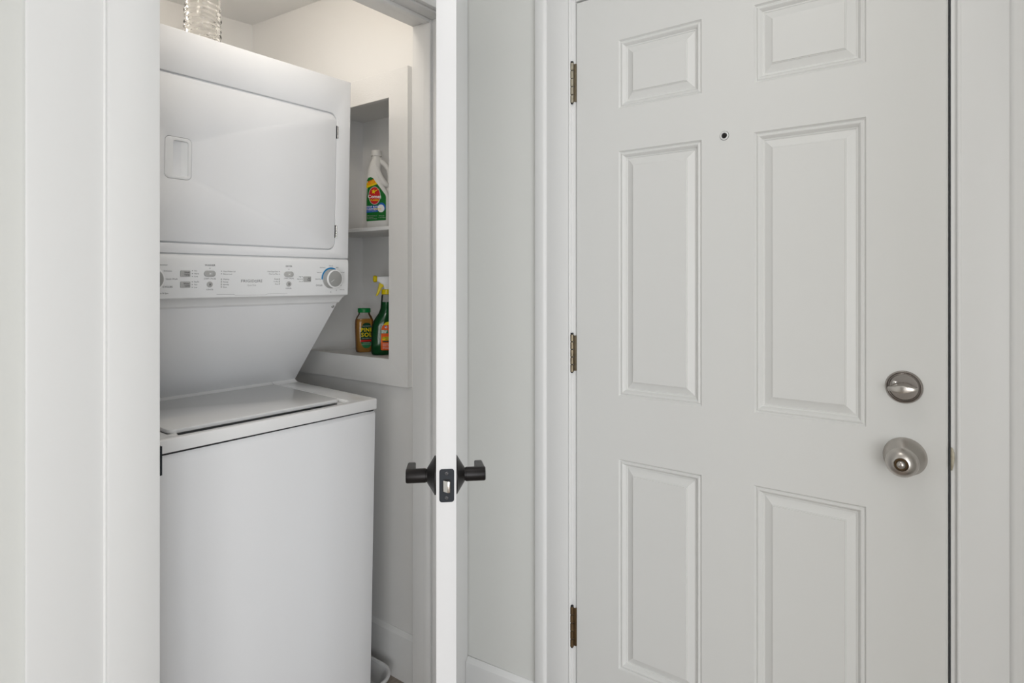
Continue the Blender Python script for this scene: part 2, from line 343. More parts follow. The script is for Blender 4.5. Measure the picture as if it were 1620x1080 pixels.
# ================================================================== ENTRY DOOR
d1 = thing('door_1', (XD, (DY0 + DY1) / 2, 0.01), kind='structure', label='white six-panel entry door with nickel knob and deadbolt')
def dfin(bm, name, m, parent=d1, **k): return finish(bm, name, m, parent, shift=d1.location, **k)
cols = ((0.546, 0.770), (0.196, 0.423)); rows = ((1.8078, 1.9876), (1.0480, 1.6946), (0.3271, 0.8815))
bm = bmesh.new()
eb = 0.0028
plate_holes(bm, [(DY0 + eb, 0.012), (DY1 - eb, 0.012), (DY1 - eb, DT - eb), (DY0 + eb, DT - eb)], [[(a, c), (a, d), (b, d), (b, c)] for a, b in cols for c, d in rows], alongX, XD, XD + 0.005)
box(bm, XD + 0.0158, XD + 0.044, DY0, DY1, 0.012, DT)
for q in ((DY0, DY0 + eb), (DY1 - eb, DY1)):
    yo = q[0] if q[0] == DY0 else q[1]; yi = q[1] if q[0] == DY0 else q[0]
    prism(bm, [(XD, yi), (XD + 0.0028, yo), (XD + 0.0158, yo), (XD + 0.0158, yi)], alongZ, 0.012, DT)
prism(bm, [(XD, DT - eb), (XD + 0.0028, DT), (XD + 0.0158, DT), (XD + 0.0158, DT - eb)], lambda p, t: (p[0], t, p[1]), DY0, DY1)
dfin(bm, 'door_slab', 'entry', smooth=0)
PP = [(0, 0), (0.0035, 0.0046), (0.0046, 0.0050), (0.0060, 0.0036), (0.0080, 0.0026), (0.0102, 0.0030), (0.0125, 0.0050), (0.0150, 0.0085), (0.0164, 0.0108), (0.0190, 0.0112), (0.0200, 0.0128), (0.0212, 0.0130),
      (0.0375, 0.0064), (0.0383, 0.0050), (0.0397, 0.0048), (0.0405, 0.0030)]
for a, b in cols:
    for c, d in rows:
        bm = bmesh.new(); rings = []
        for o, dp in PP:
            rings.append([bm.verts.new((XD + dp, y, z)) for y, z in ((a+o, c+o), (b-o, c+o), (b-o, d-o), (a+o, d-o))])
        for A, B in zip(rings, rings[1:]):
            for i in range(4): bm.faces.new((A[i], A[(i+1) % 4], B[(i+1) % 4], B[i]))
        bm.faces.new(rings[-1])
        dfin(bm, 'panel', 'entry', smooth=28)
# hinges
HYc = DY1 + 0.0105
for z0, z1, mk, ml in ((1.8445, 1.957, 'brassw', 'brass'), (1.099, 1.2045, 'brass', 'brass'), (0.337, 0.449, 'brassd', 'brassd')):
    bm = bmesh.new(); box(bm, XD - 0.0022, XD + 0.004, DY1 - 0.0012, DY1 + 0.0062, z0 + 0.004, z1 - 0.004)
    h = dfin(bm, 'hinge', ml, bev=0.0006)
    L = (z1 - z0) / 5
    for k in range(5):
        bm = bmesh.new(); r = 0.0052
        zz0 = z0 + k*L + 0.0007; zz1 = z0 + (k+1)*L - 0.0007
        lathe(bm, [(0, 0), (r*0.8, 0), (r, 0.0012), (r, zz1 - zz0 - 0.0012), (r*0.8, zz1 - zz0), (0, zz1 - zz0)], (XD - 0.0045, HYc, zz0), (0, 0, 1), 14); dfin(bm, 'knuckle', mk, h)
    bm = bmesh.new(); lathe(bm, [(0, -0.003), (0.003, -0.002), (0.0035, 0), (0.0035, z1 - z0), (0.0047, z1 - z0 + 0.0004), (0.0042, z1 - z0 + 0.003), (0, z1 - z0 + 0.0035)], (XD - 0.0045, HYc, z0), (0, 0, 1), 12); dfin(bm, 'hinge_pin', 'dark', h)
# peephole
bm = bmesh.new(); P0 = (XD, 0.4908, 1.6964)
lathe(bm, [(0.0102, 0), (0.0102, 0.0012), (0.0090, 0.0024), (0.0070, 0.0024), (0.0066, 0.0008), (0.0066, -0.006)], P0, (-1, 0, 0), 28)
ph = dfin(bm, 'peephole', 'trim')
bm = bmesh.new(); lathe(bm, [(0.0064, -0.001), (0.0058, 0.0002), (0.0035, 0.0011), (0, 0.0014)], P0, (-1, 0, 0), 24); dfin(bm, 'lens', 'lens', ph)
bm = bmesh.new(); lathe(bm, [(0, -0.0005), (0.0110, -0.0005), (0.0110, 0.0003), (0, 0.0003)], P0, (-1, 0, 0), 28); dfin(bm, 'paint_crack', 'ink', ph)
# knob
K0 = (XD, 0.1275, 0.9985)
bm = bmesh.new(); lathe(bm, [(0, 0), (0.0380, 0), (0.0385, 0.0015), (0.0378, 0.004), (0.0330, 0.0100), (0.0235, 0.0215), (0.0195, 0.0255), (0.0165, 0.0270), (0, 0.0270)], K0, (-1, 0, 0), 56)
kr = dfin(bm, 'door_knob', 'nickel', smooth=30); tag(kr, 'round satin nickel door knob')
bm = bmesh.new(); lathe(bm, [(0, 0.026), (0.0150, 0.027), (0.0165, 0.033), (0.0235, 0.0400), (0.0278, 0.0475), (0.0286, 0.054), (0.0270, 0.0605), (0.0225, 0.0670), (0.0165, 0.0715), (0.0128, 0.0726), (0.0118, 0.0715), (0.0112, 0.0670), (0, 0.0670)], K0, (-1, 0, 0), 56); dfin(bm, 'knob_ball', 'nickel', kr, smooth=50)
bm = bmesh.new(); lathe(bm, [(0.0115, 0.0666), (0.0115, 0.0676), (0, 0.0676)], K0, (-1, 0, 0), 32); dfin(bm, 'knob_recess', 'brassd', kr)
bm = bmesh.new(); lathe(bm, [(0.0078, 0.067), (0.0078, 0.0730), (0.0068, 0.0758), (0.004, 0.0778), (0, 0.0784)], K0, (-1, 0, 0), 28); dfin(bm, 'lock_button', 'nickel', kr)
# deadbolt
B0 = (XD, 0.1290, 1.1384)
bm = bmesh.new(); lathe(bm, [(0, 0), (0.0325, 0), (0.0330, 0.0020), (0.0318, 0.0042), (0.0305, 0.0052), (0.0294, 0.0040), (0.0290, 0.0026), (0.0280, 0.0044), (0.0268, 0.0052), (0.0258, 0.0040), (0.0252, 0.0026), (0.0180, 0.0030), (0, 0.0032)], B0, (-1, 0, 0), 56)
db = dfin(bm, 'deadbolt', 'nickeld', smooth=28); tag(db, 'satin nickel deadbolt thumb turn')
bm = bmesh.new()      # thumb turn: flat bar with a thick middle, lying almost level
def tt(s, hw, d0, d1_): return [(s, -hw, d0), (s, hw, d0), (s, hw*0.72, d1_), (s, -hw*0.72, d1_)]
secs = [tt(-0.0255, 0.0040, 0.026, 0.036), tt(-0.018, 0.0056, 0.020, 0.039), tt(-0.004, 0.0098, 0.006, 0.042), tt(0.004, 0.0098, 0.006, 0.042), tt(0.018, 0.0056, 0.020, 0.039), tt(0.0255, 0.0040, 0.026, 0.036)]
rot = math.radians(3); rr = []
for sct in secs:
    rr.append([bm.verts.new((XD - d, B0[1] - (s*math.cos(rot) - hgt*math.sin(rot)), B0[2] + s*math.sin(rot) + hgt*math.cos(rot))) for s, hgt, d in sct])
for A, B in zip(rr, rr[1:]):
    for i in range(4): bm.faces.new((A[i], A[(i+1) % 4], B[(i+1) % 4], B[i]))
bm.faces.new(rr[0]); bm.faces.new(rr[-1])
dfin(bm, 'thumb_turn', 'nickel', db, bev=0.0012)
bm = bmesh.new(); lathe(bm, [(0, 0.005), (0.004, 0.0052), (0.0042, 0.0066), (0.002, 0.0078), (0, 0.008)], (XD, B0[1] + 0.016, B0[2] + 0.008), (-1, 0, 0), 14); dfin(bm, 'screw', 'chrome', db)

# ================================================================== CLOSET DOOR (open, seen edge-on)
AD = math.radians(44.1)
d2 = thing('door_2', (0.787, 0.741, 0.012), (0, 0, AD), kind='structure', label='white laundry closet door standing open edge-on with black levers')
bm = bmesh.new(); box(bm, 0, 0.785, -0.0175, 0.0175, 0, 2.125); finish(bm, 'door_slab', 'closetdoor', d2, bev=0.0012)
LH = LZ - 0.012
bm = bmesh.new()      # latch face plate on the edge, with its hole
ap = lambda p, t: (t, p[0], p[1])
plate_holes(bm, rrect(-0.0135, 0.0120, LH - 0.0285, LH + 0.0285, 0.0045, 4), [rrect(-0.0078, 0.0078, LH - 0.0115, LH + 0.0115, 0.006, 5)], ap, -0.0012, 0.0006)
fp = finish(bm, 'latch_plate', 'blackplate', d2, smooth=30); tag(fp, 'black latch plate')
bm = bmesh.new(); prism(bm, rrect(-0.0078, 0.0078, LH - 0.0115, LH + 0.0115, 0.006, 5), ap, -0.0003, 0.0005); finish(bm, 'latch_hole', 'dark', fp)
bm = bmesh.new()      # bevelled spring latch
prism(bm, [(-0.0005, -0.0066), (-0.0105, -0.0066), (-0.0110, -0.0020), (-0.0035, 0.0055), (-0.0005, 0.0055)], lambda p, t: (p[0], p[1], t), LH - 0.0098, LH + 0.0098)
tag(finish(bm, 'latch_bolt', 'chrome', fp, bev=0.0008), 'steel latch bolt')
for z in (LH + 0.0210, LH - 0.0210):
    bm = bmesh.new(); lathe(bm, [(0.0036, -0.0004), (0.0034, 0.0004), (0.0028, 0.0010), (0, 0.0012)], (-0.0010, -0.0006, z), (-1, 0, 0), 18)
    sc = finish(bm, 'screw', 'darkscrew', fp)
    bm = bmesh.new()
    for a in (0.5, 0.5 + math.pi / 2):
        c_, s_ = math.cos(a), math.sin(a); q = [(-0.0024, -0.0004), (0.0024, -0.0004), (0.0024, 0.0004), (-0.0024, 0.0004)]
        prism(bm, [(-0.0006 + x*c_ - y*s_, z + x*s_ + y*c_) for x, y in q], ap, -0.0024, -0.0018)
    finish(bm, 'screw_slot', 'dark', fp)
for sd in (1, -1):
    bm = bmesh.new(); y0 = sd * 0.0175
    ax = (0, sd, 0); o = (0.060, y0, LH)
    lathe(bm, [(0, 0), (0.0345, 0), (0.0345, 0.0028), (0.0330, 0.0036), (0.0150, 0.0150), (0.0135, 0.0162), (0, 0.0162)], o, ax, 40)
    lv = finish(bm, 'lever_handle', 'black', d2, smooth=30); tag(lv, 'black lever handle')
    bm = bmesh.new(); lathe(bm, [(0, 0.015), (0.0118, 0.016), (0.0118, 0.0185), (0.0128, 0.0190), (0.0128, 0.0520), (0.0118, 0.0545), (0, 0.0550)], o, ax, 32); finish(bm, 'lever_hub', 'black', lv, smooth=30)
    bm = bmesh.new()   # grip running back along the door
    secs = [(0.058, 0.0350, 0.0550, 0.0095, 0.0), (0.075, 0.0370, 0.0550, 0.0095, -0.001), (0.110, 0.0385, 0.0555, 0.0075, -0.005), (0.150, 0.0395, 0.0555, 0.0060, -0.009), (0.160, 0.0400, 0.0550, 0.0055, -0.0095)]
    rr = [[bm.verts.new((x, y0 + sd*b, LH + dz + s_*hh)) for b, s_ in ((a0, -1), (a1, -1), (a1, 1), (a0, 1))] for x, a0, a1, hh, dz in secs]
    for A, B in zip(rr, rr[1:]):
        for i in range(4): bm.faces.new((A[i], A[(i+1) % 4], B[(i+1) % 4], B[i]))
    bm.faces.new(rr[0]); bm.faces.new(rr[-1])
    finish(bm, 'lever_grip', 'black', lv, bev=0.002)

# ================================================================== LAUNDRY CENTRE
LEAN = 0.0262
lc = thing('laundry_center', (0.568, 1.495, 0), (LEAN, 0, 0), 'white stacked washer and dryer unit standing in the closet', 'washer dryer')
W_ = 0.686
def lf(bm, name, m, parent=lc, **k): return finish(bm, name, m, parent, **k)
# washer cabinet and front
bm = bmesh.new(); box(bm, 0.002, W_ - 0.002, 0.014, 0.755, 0.075, 0.9560); lf(bm, 'washer_cabinet', 'enamel', bev=0.003)
bm = bmesh.new(); box(bm, 0.004, W_ - 0.004, 0.0095, 0.05, 0.9565, 0.9640); lf(bm, 'seam_shade', 'dark')  # dark strip standing in for the shade in the seam
bm = bmesh.new()
n = 24; A = []
prof_l = lambda u: [(0.016, 0.9600), (0.0120, 0.9600), (0.0105, 0.9588), (0.0012, 0.9385 + 0.0135*u/W_), (0.0, 0.9340 + 0.0135*u/W_), (0.0, 0.085), (0.004, 0.078), (0.016, 0.078)]
for i in range(n + 1):
    u = 0.001 + (W_ - 0.002) * i / n
    e = min(u, W_ - u); dv = 0.006 * max(0, 1 - e / 0.006)
    A.append([bm.verts.new((u, min(v + dv, 0.016), h)) for v, h in prof_l(u)])
for P, Q in zip(A, A[1:]):
    for k in range(8): bm.faces.new((P[k], P[(k+1) % 8], Q[(k+1) % 8], Q[k]))
bm.faces.new(A[0]); bm.faces.new(A[-1])
lf(bm, 'washer_front_panel', 'enamel', smooth=25)
# washer top with lid opening
bm = bmesh.new()
plate_holes(bm, [(0, -0.002), (W_, -0.002), (W_, 0.46), (0, 0.46)], [rrect(0.097, 0.5915, 0.018, 0.400, 0.012, 4)], alongZ, 0.9632, 0.9955)
lf(bm, 'washer_top', 'enamelg', bev=0.0035, seg=3)
bm = bmesh.new(); box(bm, 0.06, 0.64, 0.02, 0.42, 0.80, 0.801)
for b in ((0.06, 0.062, 0.02, 0.42, 0.80, 0.962), (0.638, 0.64, 0.02, 0.42, 0.80, 0.962), (0.06, 0.64, 0.02, 0.022, 0.80, 0.962), (0.06, 0.64, 0.418, 0.42, 0.80, 0.962)): box(bm, *b)
lf(bm, 'washer_tub', 'dark')  # tub box near black, shade under the lid put into its colour
bm = bmesh.new(); prism(bm, [(0.5960, 0.9950), (0.6000, 0.9985), (0.6030, 0.9985), (0.6060, 0.9950)], lambda p, t: (p[0], t, p[1]), 0.028, 0.385); lf(bm, 'lid_rim', 'enamelg', bev=0.0008)
bm = bmesh.new()
prism(bm, rrect(0.104, 0.5890, 0.050, 0.394, 0.016, 5), alongZ, 0.9912, 1.0010); lid = lf(bm, 'washer_lid', 'enamelg', bev=0.0018, seg=2); tag(lid, 'glossy white washer lid')
bm = bmesh.new(); prism(bm, [(0.555, 0.019), (0.5905, 0.019), (0.5905, 0.056), (0.582, 0.056)], alongZ, 0.968, 0.9930); lf(bm, 'lid_corner', 'enamelg', bev=0.002)
bm = bmesh.new(); prism(bm, [(0.0985, 0.019), (0.112, 0.019), (0.122, 0.052), (0.0985, 0.052)], alongZ, 0.968, 0.9930); lf(bm, 'lid_corner', 'enamelg', bev=0.002)
# hinge strip behind the lid: long piece and short end piece
hs = [(0.399, 0.9950), (0.410, 0.9965), (0.420, 1.0000), (0.4255, 1.0060), (0.440, 1.006), (0.460, 0.9950)]
for a, b in ((0.001, 0.5960), (0.5985, W_ - 0.001)):
    bm = bmesh.new(); prism(bm, hs, alongX, a, b); lf(bm, 'hinge_strip', 'enamelg', smooth=50)
# dryer cabinet (behind the fronts)
bm = bmesh.new()
prism(bm, [(0.158, 1.9725), (0.158, 1.31), (0.206, 1.2700), (0.429, 0.9985), (0.429, 0.9955), (0.755, 0.9955), (0.755, 1.9725)], alongX, 0.0015, W_ - 0.0015); lf(bm, 'dryer_cabinet', 'enamel', bev=0.003)
# sloping panel
dirv = Vector((0.424 - 0.201, 1.003 - 1.2735)).normalized(); nrm = Vector((dirv.y, -dirv.x))   # (v,h) outward = towards -v
if nrm.x > 0: nrm = -nrm
bm = bmesh.new()
p0 = Vector((0.2005, 1.2742)); p1 = Vector((0.4235, 1.0035))
prism(bm, [tuple(p0), tuple(p1), tuple(p1 - nrm*0.005), tuple(p0 - nrm*0.005)], alongX, 0.0005, W_ - 0.0005); lf(bm, 'sloping_panel', 'enamel', bev=0.0015)
sp = p0 + dirv*0.0125
bm = bmesh.new(); lathe(bm, [(0.0050, -0.001), (0.0050, 0.0012), (0.0040, 0.0024), (0, 0.0030)], (0.6755, sp.x, sp.y), (0, nrm.x, nrm.y), 18); sc = lf(bm, 'screw', 'steel')
# dryer front with door opening
V0 = 0.148
flip = lambda p, t: (p[0], t, p[1])
bm = bmesh.new()
plate_holes(bm, [(0, 1.4188), (W_, 1.4188), (W_, 1.974), (0, 1.974)], [rrect(0.0500, 0.6348, 1.4436, 1.8650, 0.0255, 8)], flip, V0, V0 + 0.012)
lf(bm, 'dryer_front', 'enamel', bev=0.0018)
bm = bmesh.new(); box(bm, 0.03, 0.65, V0 + 0.0105, V0 + 0.0115, 1.43, 1.88); lf(bm, 'door_gap_shade', 'dark')  # dark sheet behind the door, stands for shade in the gap
bm = bmesh.new()
pk = rrect(0.1492, 0.1862, 1.6105, 1.6985, 0.006, 5)
plate_holes(bm, rrect(0.0525, 0.6328, 1.4475, 1.8592, 0.0230, 8), [rrect(0.1290, 0.1945, 1.6025, 1.7072, 0.012, 6)], flip, V0 - 0.0002, V0 + 0.010)
dd = lf(bm, 'dryer_door', 'enamel', bev=0.0018); tag(dd, 'white dryer door with recessed pull')
bm = bmesh.new()      # recessed pull: bezel and pocket
plate_holes(bm, rrect(0.1298, 0.1937, 1.6033, 1.7064, 0.0114, 6), [pk], flip, V0 - 0.0004, V0 + 0.009)
dh = lf(bm, 'door_pull', 'plastic', dd, bev=0.0008)
bm = bmesh.new()
pts = pk; ins = [(0.16770 + (x - 0.1677)*0.97 + 0.001, 1.6545 + (z - 1.6545)*0.975) for x, z in pk]
A = [bm.verts.new((x, V0 + 0.0005, z)) for x, z in pts]; B = [bm.verts.new((x, V0 + 0.021 - 0.018*max(0, min(1, (x - 0.152) / 0.034)), z)) for x, z in ins]
for i in range(len(A)): bm.faces.new((A[i], A[(i+1) % len(A)], B[(i+1) % len(A)], B[i]))
bm.faces.new(B); lf(bm, 'pull_pocket', 'plastic', dh, smooth=35)
for z0, z1 in ((1.7887, 1.8275), (1.4820, 1.5211)):
    bm = bmesh.new(); box(bm, 0.6325, 0.6352, V0 - 0.0012, V0 + 0.006, z0, z1); hg = lf(bm, 'door_hinge', 'dark', dd)
    L = (z1 - z0) / 5
    for k in range(5):
        bm = bmesh.new(); lathe(bm, [(0, 0), (0.0024, 0.0004), (0.0026, L*0.45), (0.0024, L - 0.0012), (0, L - 0.0008)], (0.6374, V0 - 0.0014, z0 + k*L), (0, 0, 1), 10); lf(bm, 'knuckle', 'chrome', hg)
# control panel
bm = bmesh.new()
cp = [(0.160, 1.4168), (0.1530, 1.4168), (0.1490, 1.4140), (0.1468, 1.4075), (0.1460, 1.4000), (0.1460, 1.3072), (0.1475, 1.3046), (0.1510, 1.3035), (0.1580, 1.3022), (0.1660, 1.2990), (0.1740, 1.2940), (0.1810, 1.2880), (0.1860, 1.2830), (0.1890, 1.2792), (0.1960, 1.2780), (0.2000, 1.2800), (0.2000, 1.31), (0.160, 1.31)]
prism(bm, cp, alongX, 0, W_); cpn = lf(bm, 'control_panel', 'plastic', smooth=30, bev=0.0008, seg=1); tag(cpn, 'white control panel with buttons and dials')
VP = 0.1460
onp = lambda d: (lambda x, y: (x, VP - d, y))
# faint moulded line under the maker's name
bm = bmesh.new()
ln = [(0.262, 1.3135), (0.309, 1.3128), (0.3150, 1.3098), (0.4030, 1.3098), (0.4085, 1.3120), (0.470, 1.3120)]
for (a, b), (c, d) in zip(ln, ln[1:]):
    vs = [bm.verts.new((x, VP - 0.0002, z)) for x, z in ((a, b - 0.0004), (c, d - 0.0004), (c, d + 0.0003), (a, b + 0.0003))]; bm.faces.new(vs)
lf(bm, 'moulded_line', 'inkl', cpn, smooth=0)
def button(poly, dep, m, name='button'):
    bm = bmesh.new(); prism(bm, poly, flip, VP - dep, VP + 0.001); return lf(bm, name, m, cpn, bev=0.0012)
button(rrect(0.1685, 0.1932, 1.3592, 1.3750, 0.0022, 4), 0.0030, 'greyplastic'); button(rrect(0.1688, 0.1935, 1.3314, 1.3472, 0.0022, 4), 0.0030, 'greyplastic')
button(rrect(0.5225, 0.5478, 1.3454, 1.3617, 0.0022, 4), 0.0030, 'greyplastic')
for u in (0.2432, 0.4738):
    button(rrect(u - 0.0150, u + 0.0150, 1.3594, 1.3755, 0.0079, 8), 0.0034, 'greyplastic'); button(circ(u, 1.3395, 0.0075, 28), 0.0034, 'greyplastic')
    f = onp(0.0036); pz = 1.3674
    decal([[(u - .0015, pz - .0035), (u + .0022, pz), (u - .0015, pz + .0035)], [(u + .0036, pz - .0035), (u + .0044, pz - .0035), (u + .0044, pz + .0035), (u + .0036, pz + .0035)]], f, 'pause_symbol', 'white', cpn, 0)
    r = 0.0036; q = []
    for a in (math.pi / 4, 3 * math.pi / 4):
        c_, s_ = math.cos(a), math.sin(a); q.append([(u + x*c_ - y*s_, 1.3395 + x*s_ + y*c_) for x, y in ((-r, -.0006), (r, -.0006), (r, .0006), (-r, .0006))])
    decal(q, f, 'cancel_symbol', 'ink', cpn, 0)
def dots(pts, name='indicator', r=0.0011, m='ink'):
    for u, h in pts:
        bm = bmesh.new(); lathe(bm, [(r, -0.0005), (r*0.9, 0.0004), (0, 0.0006)], (u, VP, h), (0, -1, 0), 12); lf(bm, name, m, cpn)
dots([(0.1990, z) for z in (1.3747, 1.3674, 1.3602, 1.3464, 1.3394, 1.3324)] + [(0.2746, z) for z in (1.3742, 1.3673, 1.3533, 1.3464, 1.3393, 1.3323)] + [(0.4444, z) for z in (1.3749, 1.3681, 1.3540, 1.3468, 1.3396)] + [(0.5193, z) for z in (1.3608, 1.3538, 1.3469)] + [(0.2438, 1.3816), (0.4744, 1.3820)])
decal([rrect(0.2729, 0.2763, 1.3305, 1.3552, 0.0015, 3)], onp(0.0001), 'indicator_strip', 'strip', cpn, 0)
decal([rrect(0.4427, 0.4461, 1.3378, 1.3558, 0.0015, 3)], onp(0.0001), 'indicator_strip', 'strip', cpn, 0)
f = onp(0.0003)
B_ = 0.00010
for wd, a, b in (('FRIGID', 0.3297, 0.3683), ('IRE', 0.3766, 0.3912)):       # the maker's name, its A a plain triangle
    vs, fs = text_mesh(wd, 0.0106); mn = min(v[0] for v in vs); mx = max(v[0] for v in vs)
    me = bpy.data.meshes.new('lettering'); me.from_pydata([f(a + (v[0] - mn) / (mx - mn) * (b - a), 1.3480 + v[1]) for v in vs], [], fs); me.materials.append(M['ink'])
    o = bpy.data.objects.new('lettering', me); C.objects.link(o); o.parent = cpn
tx, tz, tw, th = 0.3724, 1.3444, 0.0031, 0.0074
q_ = 0.0009
decal([[(tx - tw, tz), (tx + tw, tz), (tx + tw, tz + 0.0007), (tx - tw, tz + 0.0007)], [(tx - tw, tz), (tx - tw + q_, tz), (tx + 0.0004, tz + th), (tx - 0.0004, tz + th)], [(tx + tw - q_, tz), (tx + tw, tz), (tx + 0.0004, tz + th), (tx - 0.0004, tz + th)]], f, 'lettering', 'ink', cpn, 0)
letters([('Quiet Pack', 0.3604, 1.3365, 0.0058, 'CENTER')], f, 'lettering', 'inkl', cpn)
letters([('WASHER', 0.2441, 1.3893, 0.0063, 'CENTER', B_)], f, 'lettering', 'ink', cpn)
letters([('START | PAUSE', 0.2441, 1.3542, 0.0048, 'CENTER')], f, 'lettering', 'ink', cpn); letters([('CANCEL', 0.2441, 1.3260, 0.0050, 'CENTER')], f, 'lettering', 'ink', cpn)
letters([('DRYER', 0.4744, 1.3906, 0.0063, 'CENTER', B_)], f, 'lettering', 'ink', cpn)
letters([('START | PAUSE', 0.4749, 1.3554, 0.0048, 'CENTER')], f, 'lettering', 'ink', cpn); letters([('CANCEL', 0.4746, 1.3268, 0.0050, 'CENTER')], f, 'lettering', 'ink', cpn)
letters([('Hot', 0.2034, 1.3744, 0.0046), ('Warm', 0.2034, 1.3671, 0.0046), ('Cold', 0.2034, 1.3600, 0.0046)], f, 'lettering', 'ink', cpn)
letters([('MaxFill', 0.2034, 1.3462, 0.0046), ('Med', 0.2034, 1.3392, 0.0046), ('Low', 0.2034, 1.3322, 0.0046)], f, 'lettering', 'ink', cpn)
letters([('Clean Washer Lid', 0.2792, 1.3737, 0.0046), ('Balance Load', 0.2792, 1.3668, 0.0046)], f, 'lettering', 'ink', cpn)
letters([('Washing', 0.2790, 1.3529, 0.0048), ('Rinsing', 0.2790, 1.3460, 0.0048), ('Spinning', 0.2790, 1.3390, 0.0048), ('Done', 0.2790, 1.3320, 0.0048)], f, 'lettering', 'ink', cpn)
letters([('Clean Dryer Door', 0.4408, 1.3747, 0.0045, 'RIGHT'), ('Clean Lint Filter', 0.4408, 1.3680, 0.0045, 'RIGHT')], f, 'lettering', 'ink', cpn)
letters([('Drying', 0.4410, 1.3538, 0.0047, 'RIGHT'), ('Cooling', 0.4410, 1.3467, 0.0047, 'RIGHT'), ('Done', 0.4410, 1.3395, 0.0047, 'RIGHT')], f, 'lettering', 'ink', cpn)
letters([('High', 0.5162, 1.3608, 0.0045, 'RIGHT'), ('Normal', 0.5162, 1.3538, 0.0045, 'RIGHT'), ('Low', 0.5162, 1.3469, 0.0045, 'RIGHT')], f, 'lettering', 'ink', cpn)
letters([('Wash', 0.1905, 1.3700, 0.0056, 'RIGHT', 0.0001), ('Temp', 0.1905, 1.3645, 0.0056, 'RIGHT', 0.0001)], onp(0.0032), 'lettering', 'ink', cpn)
letters([('Water', 0.1908, 1.3420, 0.0056, 'RIGHT', 0.0001), ('Level', 0.1908, 1.3365, 0.0056, 'RIGHT', 0.0001)], onp(0.0032), 'lettering', 'ink', cpn)
letters([('Dry', 0.5410, 1.3563, 0.0054, 'CENTER', 0.0001), ('Temp', 0.5400, 1.3508, 0.0054, 'CENTER', 0.0001)], onp(0.0032), 'lettering', 'ink', cpn)
letters([('Activewear', 0.1385, 1.3882, 0.0052, 'RIGHT'), ('Delicates', 0.1290, 1.3734, 0.0052), ('Quick Wash', 0.1342, 1.3534, 0.0056), ('CYCLES', 0.1272, 1.3337, 0.0062, 'LEFT', 0.0001), ('Drain & Spin', 0.1412, 1.3181, 0.0056, 'RIGHT')], f, 'lettering', 'ink', cpn)
letters([('Normal', 0.6196, 1.3946, 0.0047, 'CENTER'), ('Activewear', 0.6000, 1.3892, 0.0045, 'RIGHT'), ('Delicates', 0.5862, 1.3740, 0.0045, 'RIGHT'), ('Quick Dry', 0.5838, 1.3537, 0.0045, 'RIGHT'), ('CYCLES', 0.5890, 1.3345, 0.0060, 'RIGHT', 0.0001),
         ('Bulky', 0.6385, 1.3896, 0.0045), ('Air Fluff', 0.6555, 1.3748, 0.0045), ('60', 0.6203, 1.3140, 0.0045, 'CENTER'), ('40', 0.6411, 1.3190, 0.0045, 'CENTER'), ('Time Dry', 0.6540, 1.3206, 0.0045), ('20', 0.6578, 1.3347, 0.0045, 'CENTER')], f, 'lettering', 'ink', cpn)
def dial(uc, hc, ang, name):
    bm = bmesh.new(); lathe(bm, [(0, -0.001), (0.0300, 0), (0.0300, 0.0015), (0.0288, 0.0030), (0.0278, 0.0195), (0.0268, 0.0215), (0.0252, 0.0222), (0, 0.0222)], (uc, VP, hc), (0, -1, 0), 64)
    d = lf(bm, name, 'knobface', cpn, smooth=30); tag(d, 'silver grey round dial')
    bm = bmesh.new(); lathe(bm, [(0.0279, 0.0185), (0.0284, 0.0212), (0.0264, 0.0226), (0.0243, 0.0224)], (uc, VP, hc), (0, -1, 0), 64, False); lf(bm, 'dial_rim', 'plastic', cpn)
    c_, s_ = math.cos(ang), math.sin(ang)
    decal([[(uc + x*c_ - y*s_, hc + x*s_ + y*c_) for x, y in ((0.005, -.0006), (0.0185, -.0006), (0.0185, .0006), (0.005, .0006))]], lambda x, y: (x, VP - 0.0224, y), 'dial_pointer', 'white', cpn, 0)
dial(0.6205, 1.3552, math.radians(212), 'dryer_dial'); dial(0.0955, 1.3535, math.radians(-28), 'washer_dial')
bm = bmesh.new()
arc = [math.radians(a) for a in range(60, 186, 4)]
for a, b in zip(arc, arc[1:]):
    vs = [bm.verts.new((0.6205 + r*math.cos(t), VP - 0.0004, 1.3552 + r*math.sin(t))) for r, t in ((0.0298, a), (0.0346, a), (0.0346, b), (0.0298, b))]; bm.faces.new(vs)
lf(bm, 'blue_scale', 'blue', cpn, smooth=0)
# levelling feet, reaching down into the drain pan
for u, v, hz in ((0.06, 0.10, 0.0035), (0.626, 0.10, 0.0035), (0.06, 0.70, -0.0125), (0.626, 0.70, -0.0125)):
    bm = bmesh.new(); lathe(bm, [(0, 0), (0.020, 0), (0.020, 0.008), (0.008, 0.012), (0.008, 0.090), (0, 0.090)], (u, v, hz + 0.002), (0, 0, 1), 20); lf(bm, 'foot', 'greyplastic')

# ================================================================== DRAIN PAN
dp = thing('drain_pan', (0.94, 1.94, 0), label='white plastic drain pan with rolled rim on the closet floor', cat='drain pan')
x0, x1, y0, y1 = 0.505, 1.398, 1.540, 2.36
bm = bmesh.new()
lo = rrect(x0 + .012, x1 - .012, y0 + .012, y1 - .012, 0.06, 8); hi = rrect(x0, x1, y0, y1, 0.072, 8); hin = rrect(x0 + .003, x1 - .003, y0 + .003, y1 - .003, 0.069, 8); loi = rrect(x0 + .015, x1 - .015, y0 + .015, y1 - .015, 0.057, 8)
R = [[bm.verts.new((p[0], p[1], z)) for p in L] for L, z in ((lo, 0.0), (hi, 0.06), (hin, 0.06), (loi, 0.003))]
for A, B in zip(R, R[1:]):
    for i in range(len(A)): bm.faces.new((A[i], A[(i+1) % len(A)], B[(i+1) % len(A)], B[i]))
bm.faces.new(R[0]); bm.faces.new(R[-1])
